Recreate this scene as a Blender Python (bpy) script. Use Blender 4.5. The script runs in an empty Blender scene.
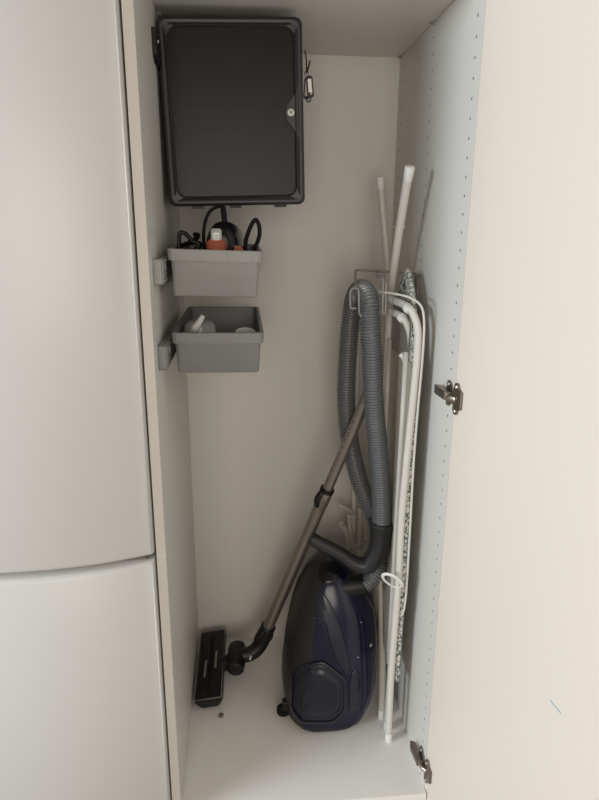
import bpy, bmesh, math, random
from mathutils import Vector, Matrix
from mathutils.bvhtree import BVHTree
random.seed(4)
S = bpy.context.scene
C = S.collection
V = Vector
PI = math.pi

# ------------------------------------------------------------------ camera, world, lights, exposure
cam = bpy.data.cameras.new('camera'); cam_o = bpy.data.objects.new('camera', cam); C.objects.link(cam_o)
cam.sensor_fit = 'VERTICAL'; cam.sensor_height = 36; cam.lens = 618.78 / 800 * 36; cam.clip_start = 0.02
R_ = V((0.99596375, -0.08951701, 0.00655039)); U_ = V((0.01835375, 0.27455334, 0.96139669)); F_ = V((0.08785979, 0.95739604, -0.27508815))
M = Matrix((R_, U_, -F_)).transposed().to_4x4(); M.translation = V((0.15869, -1.69103, 1.26827))
cam_o.matrix_world = M
S.camera = cam_o

w = bpy.data.worlds.new('world'); S.world = w; w.use_nodes = True
bg = w.node_tree.nodes['Background']; bg.inputs[0].default_value = (1.0, 0.93, 0.85, 1); bg.inputs[1].default_value = 0.27

def area_light(name, loc, target, sx, sy, power, col):
    l = bpy.data.lights.new(name, 'AREA'); l.shape = 'RECTANGLE'; l.size = sx; l.size_y = sy; l.energy = power; l.color = col
    o = bpy.data.objects.new(name, l); C.objects.link(o); o.location = loc
    o.rotation_euler = (V(target) - V(loc)).to_track_quat('-Z', 'Z').to_euler()
    return o
# the room's two windows, off to the left of the closet, and an added fill light behind the camera for closet and fridge
area_light('window_daylight', (-3.45, -2.24, 1.95), (0.56, -0.4, 0.6), 0.24, 1.8, 88, (0.74, 0.88, 1.0))
area_light('window_daylight', (-3.45, -1.47, 1.3), (0.56, -0.6, 0.9), 0.32, 1.8, 38, (1.0, 0.93, 0.84))
area_light('room_fill', (0.1, -3.6, 1.1), (0.2, -0.6, 0.9), 1.4, 1.6, 23, (1.0, 0.92, 0.82))

S.view_settings.view_transform = 'Standard'; S.view_settings.look = 'None'
S.view_settings.gamma = 1; S.view_settings.use_curve_mapping = False; S.view_settings.exposure = 0.4

# ------------------------------------------------------------------ helpers
def mat(name, col, rough=0.5, metal=0.0, noise=0.0, scale=30, spec=0.5, bump=0.0, trans=0.0, alpha=1.0):
    m = bpy.data.materials.new(name); m.use_nodes = True
    nt = m.node_tree; b = nt.nodes['Principled BSDF']
    b.inputs['Base Color'].default_value = (*col, 1); b.inputs['Roughness'].default_value = rough
    b.inputs['Metallic'].default_value = metal; b.inputs['Specular IOR Level'].default_value = spec
    b.inputs['Transmission Weight'].default_value = trans; b.inputs['Alpha'].default_value = alpha
    if noise or bump:
        tc = nt.nodes.new('ShaderNodeTexCoord'); n = nt.nodes.new('ShaderNodeTexNoise')
        n.inputs['Scale'].default_value = scale; n.inputs['Detail'].default_value = 4
        nt.links.new(tc.outputs['Object'], n.inputs['Vector'])
        if noise:
            r = nt.nodes.new('ShaderNodeMixRGB'); r.blend_type = 'MIX'
            r.inputs[1].default_value = (*[c * (1 - noise) for c in col], 1); r.inputs[2].default_value = (*[min(1, c * (1 + noise)) for c in col], 1)
            nt.links.new(n.outputs['Fac'], r.inputs[0]); nt.links.new(r.outputs[0], b.inputs['Base Color'])
        if bump:
            bp = nt.nodes.new('ShaderNodeBump'); bp.inputs['Strength'].default_value = bump; bp.inputs['Distance'].default_value = 0.001
            nt.links.new(n.outputs['Fac'], bp.inputs['Height']); nt.links.new(bp.outputs[0], b.inputs['Normal'])
    return m

def holes_mat(name, col, columns, z0, hole_col, rad=0.0027, rough=0.42):
    """laminate with rows of shelf-pin holes every 32 mm at the given y columns"""
    m = mat(name, col, rough); nt = m.node_tree; b = nt.nodes['Principled BSDF']
    N = nt.nodes.new; L = nt.links.new
    g = N('ShaderNodeNewGeometry'); s = N('ShaderNodeSeparateXYZ'); L(g.outputs['Position'], s.inputs[0])
    def mth(op, a, c=None):
        n = N('ShaderNodeMath'); n.operation = op
        for i, x in enumerate((a, c)):
            if x is None: continue
            if isinstance(x, (int, float)): n.inputs[i].default_value = x
            else: L(x, n.inputs[i])
        return n.outputs[0]
    zz = mth('SUBTRACT', mth('FLOORED_MODULO', mth('ADD', s.outputs[2], -z0 + 0.016 + 3.2), 0.032), 0.016)
    zz = mth('MULTIPLY', zz, zz)
    tot = None
    for cy in columns:
        dy = mth('ADD', s.outputs[1], -cy); d = mth('SQRT', mth('ADD', mth('MULTIPLY', dy, dy), zz))
        h = mth('LESS_THAN', d, rad)
        tot = h if tot is None else mth('MAXIMUM', tot, h)
    mx = N('ShaderNodeMixRGB'); mx.inputs[1].default_value = (*col, 1); mx.inputs[2].default_value = (*hole_col, 1)
    L(tot, mx.inputs[0]); L(mx.outputs[0], b.inputs['Base Color'])
    return m

def link(name, bm, m, parent=None, smooth=False, bevel=0.0, seg=2, flat_angle=None):
    bmesh.ops.recalc_face_normals(bm, faces=bm.faces[:])
    me = bpy.data.meshes.new(name); bm.to_mesh(me); bm.free()
    o = bpy.data.objects.new(name, me); C.objects.link(o)
    me.materials.append(m)
    if bevel:
        md = o.modifiers.new('bevel', 'BEVEL'); md.width = bevel; md.segments = seg; md.limit_method = 'ANGLE'; md.angle_limit = math.radians(40)
        smooth = True if smooth is None else smooth
    if smooth:
        for p in me.polygons: p.use_smooth = True
        if flat_angle:
            me.set_sharp_from_angle(angle=math.radians(flat_angle))
    if parent:
        o.parent = parent; o.matrix_parent_inverse = Matrix.Translation(-parent.location)
    return o

def tag(o, label=None, cat=None, group=None, kind=None):
    if label: o['label'] = label
    if cat: o['category'] = cat
    if group: o['group'] = group
    if kind: o['kind'] = kind
    return o

def thing(name, label, cat, loc=(0, 0, 0), group=None):
    o = bpy.data.objects.new(name, None); C.objects.link(o); o.location = loc; o.empty_display_size = 0.03
    return tag(o, label, cat, group)

def struct(name, bm, m, **k):
    o = link(name, bm, m, **k); o['kind'] = 'structure'; return o

def box(bm, a, b, mtx=None):
    vs = [bm.verts.new((x, y, z)) for x in (a[0], b[0]) for y in (a[1], b[1]) for z in (a[2], b[2])]
    for f in ((0, 1, 3, 2), (4, 6, 7, 5), (0, 4, 5, 1), (2, 3, 7, 6), (0, 2, 6, 4), (1, 5, 7, 3)):
        bm.faces.new([vs[i] for i in f])
    if mtx is not None:
        bmesh.ops.transform(bm, matrix=mtx, verts=vs)
    return bm

def B(a, b, mtx=None): return box(bmesh.new(), a, b, mtx)

def smooth_path(pts, n=8):
    P = [V(p) for p in pts]
    if len(P) < 3: return P
    out = []
    Q = [P[0] * 2 - P[1]] + P + [P[-1] * 2 - P[-2]]
    for i in range(1, len(Q) - 2):
        a, b, c, d = Q[i - 1:i + 3]
        for k in range(n):
            t = k / n
            out.append(0.5 * ((2 * b) + (c - a) * t + (2 * a - 5 * b + 4 * c - d) * t * t + (3 * b - a - 3 * c + d) * t ** 3))
    out.append(P[-1]); return out

def resample(pts, step):
    out = [pts[0].copy()]; acc = 0.0
    for a, b in zip(pts, pts[1:]):
        d = (b - a).length
        if d < 1e-9: continue
        t = step - acc
        while t <= d:
            out.append(a + (b - a) * (t / d)); t += step
        acc = (acc + d) % step if True else 0
    return out

def tube(bm, pts, r, seg=12, caps=True, radii=None, flat=None):
    """sweep a round (or flattened: flat=(normal_dir, half_thickness)) section along a polyline"""
    P = [V(p) for p in pts]; rings = []; nrm = None
    for i, p in enumerate(P):
        t = (P[min(i + 1, len(P) - 1)] - P[max(i - 1, 0)]).normalized()
        if nrm is None:
            ref = V(flat[0]) if flat else (V((0, 0, 1)) if abs(t.z) < 0.9 else V((1, 0, 0)))
            nrm = (ref - t * ref.dot(t)).normalized()
        else:
            nrm = (nrm - t * nrm.dot(t)).normalized()
        bi = t.cross(nrm); rr = radii[i] if radii else r
        ra = flat[1] if flat else rr
        rings.append([bm.verts.new(p + nrm * (ra * math.cos(2 * PI * k / seg)) + bi * (rr * math.sin(2 * PI * k / seg))) for k in range(seg)])
    for a, b in zip(rings, rings[1:]):
        for k in range(seg): bm.faces.new((a[k], a[(k + 1) % seg], b[(k + 1) % seg], b[k]))
    if caps:
        bm.faces.new(rings[0][::-1]); bm.faces.new(rings[-1])
    return bm

def T(pts, r, n=8, **k): return tube(bmesh.new(), smooth_path(pts, n), r, **k)

def lathe(bm, prof, base, axis, seg=24):
    """prof: (radius, distance along axis)"""
    ax = V(axis).normalized(); ref = V((0, 0, 1)) if abs(ax.z) < 0.9 else V((1, 0, 0))
    u = (ref - ax * ref.dot(ax)).normalized(); v = ax.cross(u); rings = []
    for r, d in prof:
        r = max(r, 1e-5)
        rings.append([bm.verts.new(V(base) + ax * d + u * (r * math.cos(2 * PI * k / seg)) + v * (r * math.sin(2 * PI * k / seg))) for k in range(seg)])
    for a, b in zip(rings, rings[1:]):
        for k in range(seg): bm.faces.new((a[k], a[(k + 1) % seg], b[(k + 1) % seg], b[k]))
    bm.faces.new(rings[0][::-1]); bm.faces.new(rings[-1])
    return bm
def LA(prof, base, axis, seg=24): return lathe(bmesh.new(), prof, base, axis, seg)

def rrect(cx, cy, hx, hy, r, n=5):
    r = min(r, hx, hy); out = []
    for sx, sy, a0 in ((1, 1, 0), (-1, 1, 90), (-1, -1, 180), (1, -1, 270)):
        for k in range(n + 1):
            a = math.radians(a0 + 90 * k / n)
            out.append((cx + sx * (hx - r) + r * math.cos(a), cy + sy * (hy - r) + r * math.sin(a)))
    return out

def loft(bm, loops, cap0=True, cap1=True, closed=False):
    R = [[bm.verts.new(p) for p in l] for l in loops]
    pairs = list(zip(R, R[1:])) + ([(R[-1], R[0])] if closed else [])
    n = len(R[0])
    for a, b in pairs:
        for k in range(n): bm.faces.new((a[k], a[(k + 1) % n], b[(k + 1) % n], b[k]))
    if cap0 and not closed: bm.faces.new(R[0][::-1])
    if cap1 and not closed: bm.faces.new(R[-1])
    return bm

def prism(bm, poly, axis, a, b):
    """extrude a 2-D polygon along axis ('x': poly=(y,z), 'y': poly=(x,z), 'z': poly=(x,y))"""
    f = {'x': lambda p, t: (t, p[0], p[1]), 'y': lambda p, t: (p[0], t, p[1]), 'z': lambda p, t: (p[0], p[1], t)}[axis]
    return loft(bm, [[f(p, a) for p in poly], [f(p, b) for p in poly]])

# ------------------------------------------------------------------ materials
LAM = (0.68, 0.655, 0.61)
m_lam = mat('white_laminate', LAM, 0.42, noise=0.012, scale=6)
m_back = mat('white_back_panel', (0.64, 0.615, 0.57), 0.5, noise=0.015, scale=5)
m_floor = mat('closet_floor_laminate', (0.84, 0.81, 0.77), 0.4, noise=0.02, scale=7)
m_wallR = holes_mat('drilled_laminate_dark_holes', LAM, (-0.547, -0.2925, -0.038), 1.60526, (0.03, 0.027, 0.025))
m_wallL = holes_mat('drilled_laminate_capped_holes', LAM, (-0.553, -0.2925, -0.038), 1.5704, (0.45, 0.43, 0.4))
m_edge = mat('cream_edge_band', (0.66, 0.62, 0.56), 0.5)
m_door = mat('cream_door_laminate', (0.715, 0.648, 0.572), 0.45, noise=0.01, scale=5)
m_fridge = mat('white_enamel', (0.60, 0.585, 0.56), 0.35, noise=0.01, scale=4)
m_seal = mat('grey_rubber_seal', (0.2, 0.2, 0.2), 0.7)
m_gap = mat('dark_recess_plastic', (0.06, 0.06, 0.058), 0.8)
m_nickel = mat('nickel_plated_steel', (0.24, 0.205, 0.175), 0.34, 1.0)
m_bright = mat('bright_steel', (0.75, 0.7, 0.64), 0.22, 1.0)
m_binA = mat('light_grey_plastic', (0.27, 0.265, 0.255), 0.42, bump=0.05, scale=300)
m_binB = mat('mid_grey_plastic', (0.2, 0.2, 0.195), 0.42, bump=0.05, scale=300)
m_blk = mat('black_plastic', (0.009, 0.009, 0.009), 0.42, spec=0.35)
m_blkg = mat('glossy_black_plastic', (0.007, 0.007, 0.0075), 0.2, spec=0.3)
m_rub = mat('black_rubber', (0.006, 0.006, 0.006), 0.7, spec=0.2)
m_anth = mat('anthracite_plastic', (0.021, 0.021, 0.0225), 0.4)
m_orange = mat('orange_plastic', (0.38, 0.075, 0.022), 0.45)
m_silver = mat('silver_plastic', (0.5, 0.5, 0.48), 0.35, 0.3)
m_white = mat('white_powder_coat', (0.66, 0.63, 0.57), 0.35)
m_whitep = mat('white_plastic', (0.78, 0.77, 0.74), 0.4)
m_cream = mat('cream_plastic', (0.55, 0.52, 0.45), 0.5)
m_worn = mat('worn_edge_metal', (0.2, 0.18, 0.155), 0.55, 0.4, noise=0.5, scale=120)
m_lock = mat('brushed_lock_metal', (0.5, 0.49, 0.47), 0.5, 0.55)
m_spout = mat('bright_white_plastic', (0.93, 0.92, 0.89), 0.4)
m_lobe = mat('dark_lock_recess_plastic', (0.014, 0.014, 0.0145), 0.4)
m_tan = mat('tan_sheet_metal', (0.42, 0.385, 0.32), 0.5)
m_wire = mat('grey_coated_wire', (0.26, 0.25, 0.23), 0.4, 0.3)
m_hose = mat('grey_corrugated_hose', (0.225, 0.232, 0.242), 0.3, 0.4)
m_char = mat('charcoal_plastic', (0.017, 0.0163, 0.016), 0.45, spec=0.4, noise=0.06, scale=40)
m_navy = mat('navy_gloss_plastic', (0.0045, 0.0048, 0.024), 0.18, noise=0.1, scale=12)
m_navy2 = mat('slate_navy_plastic', (0.012, 0.013, 0.026), 0.3)
m_navy3 = mat('dark_navy_plastic', (0.0075, 0.0075, 0.017), 0.3)
m_bronze = mat('bronze_grey_steel', (0.30, 0.265, 0.23), 0.33, 0.75)
m_bristle = mat('pale_bristle_strip', (0.2, 0.19, 0.15), 0.8)
m_frost = mat('frosted_bottle_plastic', (0.5, 0.52, 0.52), 0.4, trans=0.25)
m_pen = mat('blue_pen_ink', (0.2, 0.42, 0.62), 0.6)
m_grey = mat('grey_rubber_crumb', (0.16, 0.145, 0.125), 0.8)

def tinted():
    m = mat('smoked_translucent_plastic', (0.013, 0.0125, 0.012), 0.34); nt = m.node_tree; b = nt.nodes['Principled BSDF']
    out = nt.nodes['Material Output']; t = nt.nodes.new('ShaderNodeBsdfTransparent'); t.inputs[0].default_value = (0.5, 0.48, 0.46, 1)
    mx = nt.nodes.new('ShaderNodeMixShader'); mx.inputs[0].default_value = 0.55
    nt.links.new(b.outputs[0], mx.inputs[1]); nt.links.new(t.outputs[0], mx.inputs[2]); nt.links.new(mx.outputs[0], out.inputs[0]); return m
m_tint = tinted()

def cover_mat():
    m = mat('leaf_print_cotton', (0.6, 0.58, 0.52), 0.85); nt = m.node_tree; b = nt.nodes['Principled BSDF']
    N = nt.nodes.new; L = nt.links.new
    tc = N('ShaderNodeTexCoord'); v = N('ShaderNodeTexVoronoi'); v.feature = 'DISTANCE_TO_EDGE'; v.inputs['Scale'].default_value = 80
    nz = N('ShaderNodeTexNoise'); nz.inputs['Scale'].default_value = 45
    ad = N('ShaderNodeMixRGB'); ad.inputs[0].default_value = 0.02; L(tc.outputs['Object'], ad.inputs[1]); L(nz.outputs['Color'], ad.inputs[2]); L(tc.outputs['Object'], nz.inputs['Vector'])
    L(ad.outputs[0], v.inputs['Vector'])
    r = N('ShaderNodeValToRGB'); r.color_ramp.elements[0].position = 0.05; r.color_ramp.elements[0].color = (0.045, 0.085, 0.08, 1)
    r.color_ramp.elements[1].position = 0.12; r.color_ramp.elements[1].color = (0.6, 0.58, 0.52, 1)
    L(v.outputs['Distance'], r.inputs[0]); L(r.outputs[0], b.inputs['Base Color']); return m
m_cover = cover_mat()

def mesh_mat():
    m = mat('perforated_metal', (0.4, 0.37, 0.31), 0.5); nt = m.node_tree; b = nt.nodes['Principled BSDF']
    N = nt.nodes.new; L = nt.links.new
    g = N('ShaderNodeTexCoord'); mp = N('ShaderNodeMapping'); mp.inputs['Rotation'].default_value = (PI / 4, 0, 0); L(g.outputs['Object'], mp.inputs[0])
    ck = N('ShaderNodeTexChecker'); ck.inputs['Scale'].default_value = 260; L(mp.outputs[0], ck.inputs['Vector'])
    ck.inputs[1].default_value = (0.42, 0.39, 0.33, 1); ck.inputs[2].default_value = (0.07, 0.06, 0.05, 1); L(ck.outputs[0], b.inputs['Base Color']); return m
m_mesh = mesh_mat()

# ------------------------------------------------------------------ the closet shell
W, H, YF, YR, TH = 0.56, 1.667, -0.596, -0.575, 0.018
FH = 1.92          # height of the carcass above the shelf that forms the visible ceiling
struct('floor', B((0, YF, -TH), (W, 0, 0)), m_floor)
wl = struct('wall_left', B((-TH, YF + 0.0008, -0.1), (0, 0.006, FH)), m_wallL)
struct('trim_1', B((-TH, YF - 0.0012, -0.1), (0, YF + 0.0006, FH)), m_edge)
wr = struct('wall_right', B((W, YR + 0.0008, -0.1), (W + TH, 0.006, FH)), m_wallR)
struct('trim_2', B((W, YR - 0.0012, -0.1), (W + TH, YR + 0.0006, FH)), m_lam)
struct('wall_back', B((0, 0, -0.1), (W, 0.006, FH)), m_back)
struct('ceiling', B((0.0012, -0.575, H), (W - 0.0012, -0.001, H + TH)), m_lam)
struct('trim_3', B((0, YF + 0.02, -0.1), (W, YF + 0.036, -TH)), m_lam)     # plinth board under the closet floor

# open door, hinged on the right panel and swung out past a right angle
ang = math.radians(9)
D = Matrix.Translation((W + 0.0006, YR - 0.0022, 0)) @ Matrix.Rotation(ang, 4, 'Z')
dbm = B((0, -0.596, -0.022), (0.018, 0, FH), D)
door = struct('door_1', dbm, m_door, bevel=0.0008)
PEN = ((-0.3686, 0.5655), (-0.3774, 0.5642), (-0.3845, 0.5645), (-0.3940, 0.5640))
# stray blue pen stroke on the inner face of the door
pts = [D @ V((-0.0003, y, z)) for y, z in PEN]
pm = link('pen_mark', T(pts, 0.0008, seg=6), m_pen, door); pm['label'] = 'short blue pen stroke'

# ------------------------------------------------------------------ refrigerator on the left
def fr_y(x):      # bowed front
    u = (x + 0.30) / 0.27
    return -0.666 + 0.045 * abs(u) ** 2.3
FX0, FX1 = -0.576, -0.0215
fr = thing('refrigerator', 'white two-door fridge freezer with a bowed front left of the closet', 'fridge', (-0.3, -0.33, -0.1))
def fridge_door(z0, z1, name):
    prof = []
    n = 40; xe = FX1 - 0.006
    prof.append((FX0, -0.57))
    for k in range(n + 1):
        x = FX0 + 0.006 + (xe - FX0 - 0.006) * k / n
        prof.append((x, fr_y(x)))
    yb = fr_y(xe)
    for k in range(1, 7):
        a = PI / 2 * k / 6; prof.append((xe + 0.006 * math.sin(a), yb + 0.008 * (1 - math.cos(a))))
    prof.append((FX1, -0.57))
    loops = []
    for dz, ins in ((0, 0.008), (0.003, 0.003), (0.009, 0.0)):
        loops.append([(x, y + (ins if y < -0.571 else 0), z0 + dz) for x, y in prof])
    for dz, ins in ((0.009, 0.0), (0.003, 0.003), (0, 0.008)):
        loops.append([(x, y + (ins if y < -0.571 else 0), z1 - dz) for x, y in prof])
    o = link(name, loft(bmesh.new(), loops), m_fridge, fr, smooth=True, flat_angle=50); return o
fridge_door(0.656, FH, 'refrigerator_door'); fridge_door(-0.06, 0.644, 'freezer_door')
link('cabinet_body', B((FX0, -0.556, -0.1), (FX1 - 0.002, -0.02, FH)), m_fridge, fr)
link('middle_rail', B((FX0 + 0.01, -0.60, 0.640), (FX1 - 0.006, -0.556, 0.668)), m_seal, fr)
link('door_seal', B((FX0 + 0.006, -0.57, 0.675), (FX1 - 0.006, -0.556, FH - 0.006)), m_seal, fr)
link('door_seal', B((FX0 + 0.006, -0.57, -0.05), (FX1 - 0.006, -0.556, 0.642)), m_seal, fr)
link('hinge_pin', LA([(0.003, 0), (0.003, 0.02)], (-0.034, -0.604, 0.637), (0, 0, 1), 10), m_nickel, fr)
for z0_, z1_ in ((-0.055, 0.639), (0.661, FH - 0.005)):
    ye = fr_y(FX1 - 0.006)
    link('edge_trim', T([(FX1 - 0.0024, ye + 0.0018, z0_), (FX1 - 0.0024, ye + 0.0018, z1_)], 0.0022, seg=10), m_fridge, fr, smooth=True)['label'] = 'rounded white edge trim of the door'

# ------------------------------------------------------------------ shelf pins that carry the ceiling board
for i, (x, y, s, lab) in enumerate(((W, -0.285, -1, 'small grey shelf pin halfway along the right end of the top shelf'),
                               (W, -0.016, -1, 'small grey shelf pin in the back right corner below the top shelf'),
                               (0, -0.285, 1, 'small grey shelf pin under the left end of the top shelf'))):
    t = thing('shelf_pin', lab, 'shelf pin', (x, y, H - 0.005), 'shelf pins under the top shelf')
    link('pin', LA([(0.0018, 0), (0.0018, 0.007)], (x, y, H - 0.004), (s, 0, 0), 10), m_binA, t)
    link('support_plate', B((x + (0.001 if s > 0 else -0.009), y - 0.004, H - 0.0025), (x + (0.009 if s > 0 else -0.001), y + 0.004, H - 0.0003)), m_binA, t, bevel=0.0008)

t = thing('wall_peg', 'white peg sticking out of the right wall behind the tilted pole', 'peg', (W, -0.14, 1.26))
link('peg_shaft', LA([(0.0022, 0), (0.0022, 0.032)], (W, -0.14, 1.2604), (-1, 0.1, 0), 10), m_cream, t)
link('peg_head', LA([(0.0045, 0), (0.005, 0.002), (0.003, 0.006)], (W, -0.14, 1.2604), (-1, 0.1, 0), 14), m_whitep, t)

# ------------------------------------------------------------------ concealed hinges of the door
def hinge(zc, lab):
    t = thing('door_hinge', lab, 'hinge', (W, -0.56, zc), 'metal hinges of the open door')
    p = bmesh.new()
    prism(p, [(-0.5735, zc - 0.012), (-0.553, zc - 0.024), (-0.541, zc - 0.024), (-0.536, zc), (-0.541, zc + 0.026), (-0.556, zc + 0.026), (-0.5735, zc + 0.012)], 'x', W - 0.004, W)
    link('mounting_plate', p, m_nickel, t, bevel=0.0008)
    link('mounting_screw', LA([(0.005, 0), (0.004, 0.0025), (0.0015, 0.0026)], (W - 0.004, -0.5475, zc + 0.019), (-1, 0, 0), 14), m_bright, t)
    a = bmesh.new()
    prism(a, [(W - 0.006, -0.512), (W - 0.018, -0.506), (W - 0.021, -0.52), (W - 0.017, -0.566), (W - 0.004, -0.572)], 'z', zc - 0.0085, zc + 0.0085)
    link('hinge_arm', a, m_nickel, t, bevel=0.0015)
    l = bmesh.new()
    tube(l, smooth_path([(W - 0.012, -0.560, zc - 0.001), (W - 0.011, -0.576, zc - 0.001), (W - 0.003, -0.590, zc - 0.001)], 6), 0.0062, flat=((1, 0, 0), 0.003))
    lo = link('hinge_link', l, m_bright, t, smooth=True); lo['label'] = 'bright steel link of the hinge'
    c = bmesh.new(); n = D
    oc = [(y, z) for y, z in ((-0.003, zc - 0.024), (-0.008, zc - 0.031), (-0.016, zc - 0.031), (-0.020, zc - 0.022), (-0.032, zc - 0.016), (-0.032, zc + 0.016), (-0.020, zc + 0.022), (-0.016, zc + 0.031), (-0.008, zc + 0.031), (-0.003, zc + 0.024))]
    loft(c, [[n @ V((-0.0055, y, z)) for y, z in oc], [n @ V((0.0, y, z)) for y, z in oc]])
    link('cup_plate', c, m_nickel, t, bevel=0.001)
    for dz in (-0.024, 0.024):
        link('cup_screw', LA([(0.004, 0), (0.003, 0.002), (0.001, 0.0021)], n @ V((-0.0055, -0.012, zc + dz)), n.to_3x3() @ V((-1, 0, 0)), 12), m_bright, t)
hinge(0.948, 'metal door hinge halfway up the right wall, beside the ironing board tubes')
hinge(0.058, 'metal door hinge at the floor by the foot of the open door')

# ------------------------------------------------------------------ smoked wall cabinet
BX0, BX1, BZ0, BZ1, BY, BD = 0.0085, 0.2865, 1.3025, 1.6475, -0.35, 0.19
TB = Matrix.Translation((0.15, 0, 1.47)) @ Matrix.Rotation(math.radians(-1.5), 4, 'Y') @ Matrix.Translation((-0.15, 0, -1.47))
wc = thing('wall_cabinet', 'dark smoked plastic wall cabinet with a silver keyhole, high on the left', 'cabinet', (BX0, BY, BZ0))
def cab(bm): bmesh.ops.transform(bm, matrix=TB, verts=bm.verts[:]); return bm
bxc, bzc, bhx, bhz = (BX0 + BX1) / 2, (BZ0 + BZ1) / 2, (BX1 - BX0) / 2, (BZ1 - BZ0) / 2
def rl(ins, y, r): return [(a, y, b) for a, b in rrect(bxc, bzc, bhx - ins, bhz - ins, r)]
bm = loft(bmesh.new(), [rl(0.004, BY + 0.02, 0.012), rl(0.006, BY + BD, 0.012), rl(0.009, BY + BD, 0.01), rl(0.009, BY + BD - 0.004, 0.01), rl(0.008, BY + 0.02, 0.01)], closed=False, cap0=False, cap1=False)
# close: back plate and front lip
bm2 = loft(bm, [rl(0.009, BY + BD - 0.003, 0.01), rl(0.009, BY + BD, 0.01)])
link('cabinet_shell', cab(bm2), m_anth, wc, smooth=True, flat_angle=40)
# door: raised rim and recessed smoked panel
rim = loft(bmesh.new(), [rl(0.0, BY + 0.02, 0.013), rl(0.0, BY + 0.006, 0.013), rl(0.003, BY + 0.001, 0.012), rl(0.008, BY, 0.011), rl(0.012, BY + 0.0025, 0.011), rl(0.0155, BY - 0.0005, 0.016), rl(0.019, BY + 0.003, 0.018), rl(0.019, BY + 0.02, 0.018)], closed=True)
dr = link('cabinet_door', cab(rim), m_anth, wc, smooth=True, flat_angle=60)
pan = loft(bmesh.new(), [rl(0.0185, BY + 0.0035, 0.018), rl(0.0185, BY + 0.0065, 0.018)])
link('door_panel', cab(pan), m_tint, dr)['label'] = 'smoked see-through door panel'
# lock recess: teardrop lobe from the right edge, with the keyhole
lobe = []
for k in range(25):
    s = k / 24; zz = 1.4765 + (0.5 - s) * 0.094
    lobe.append((0.2735 - 0.0245 * (0.5 + 0.5 * math.cos(2 * PI * (s - 0.5))) ** 0.8, zz))
lb = loft(bmesh.new(), [[(a, BY + 0.001, b) for a, b in lobe + [(0.2765, 1.4295), (0.2765, 1.5235)][::1]], [(a, BY + 0.008, b) for a, b in lobe + [(0.2765, 1.4295), (0.2765, 1.5235)]]])
link('lock_plate', cab(lb), m_lobe, dr, bevel=0.0012)
lk = LA([(0.0078, 0), (0.0078, 0.006), (0.0066, 0.008), (0.003, 0.0082), (0.0028, 0.006)], (0.2605, BY + 0.003, 1.4765), (0, -1, 0), 24)
link('lock_cylinder', cab(lk), m_lock, dr, smooth=True, flat_angle=40)['label'] = 'round silver lock cylinder'
link('keyhole', cab(B((0.2598, BY - 0.0056, 1.473), (0.2612, BY - 0.0035, 1.480))), m_blk, dr)
for zz in (1.5175, 1.471, 1.427, 1.352):
    link('inner_shelf', cab(B((BX0 + 0.01, BY + 0.0085, zz - 0.0015), (BX1 - 0.01, BY + BD - 0.01, zz))), m_binA, wc)
for xx in (0.062, 0.142, 0.238):
    link('mounting_foot', cab(B((xx - 0.012, BY + 0.03, BZ0 - 0.004), (xx + 0.012, BY + 0.07, BZ0 + 0.005))), m_blk, wc)
# bracket that hooks the cabinet on the left panel
bk = bmesh.new()
prism(bk, [(-0.372, 1.556), (-0.392, 1.566), (-0.396, 1.578), (-0.396, 1.612), (-0.36, 1.607), (-0.34, 1.60), (-0.30, 1.60), (-0.30, 1.556)], 'x', 0.0, 0.009)
br = link('hanging_bracket', bk, m_blk, wc, bevel=0.001)
link('bracket_screw', LA([(0.0035, 0), (0.002, 0.002)], (0.009, -0.378, 1.592), (1, 0, 0), 12), m_silver, br)
link('bracket_arm', B((0.008, -0.34, 1.55), (0.02, -0.30, 1.575)), m_blk, br)

# key tag on the right side of the cabinet
kt = thing('key_tag', 'black key tag with a white insert hanging at the right of the smoked cabinet', 'key tag', (0.292, -0.325, 1.588))
link('cord', T([(0.2895, -0.325, 1.598), (0.2925, -0.325, 1.585), (0.2935, -0.325, 1.571), (0.294, -0.325, 1.556)], 0.0013, seg=8), m_rub, kt)
link('cord_clip', T([(0.294, -0.325, 1.558), (0.297, -0.327, 1.567), (0.3005, -0.328, 1.579)], 0.0017, seg=8), m_blk, kt)
link('key_ring', T([(0.294 + 0.004 * math.sin(a), -0.325 - 0.002 * math.sin(a), 1.556 + 0.005 * math.cos(a)) for a in [k * PI / 6 for k in range(13)]], 0.0009, n=3, seg=6), m_bright, kt)
def tagframe(c, tilt):
    Q = Matrix.Translation(c) @ Matrix.Rotation(tilt, 4, 'Y')
    o = [Q @ V((a, 0, b)) for a, b in rrect(0, 0, 0.0068, 0.020, 0.005)]; i = [Q @ V((a, 0, b)) for a, b in rrect(0, 0, 0.0042, 0.0155, 0.003)]
    b_ = V((0, 0.003, 0))
    return loft(bmesh.new(), [o, i, [p + b_ for p in i], [p + b_ for p in o]], closed=True), Q
fbm, Q = tagframe((0.3005, -0.329, 1.532), math.radians(-6)); tf = link('tag_frame', fbm, m_blk, kt)
link('tag_insert', loft(bmesh.new(), [[Q @ V((a, 0.001, b)) for a, b in rrect(0.0005, 0.002, 0.0036, 0.0125, 0.001)], [Q @ V((a, 0.002, b)) for a, b in rrect(0.0005, 0.002, 0.0036, 0.0125, 0.001)]]), m_whitep, tf)['label'] = 'white paper insert'
fbm, Q = tagframe((0.2955, -0.323, 1.530), math.radians(3)); link('tag_frame', fbm, m_blk, kt)
link('key_bow', T([(0.298 + 0.0045 * math.sin(a), -0.326, 1.510 + 0.0055 * math.cos(a)) for a in [k * PI / 6 for k in range(13)]], 0.0014, n=3, seg=6), m_blk, kt)

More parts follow.
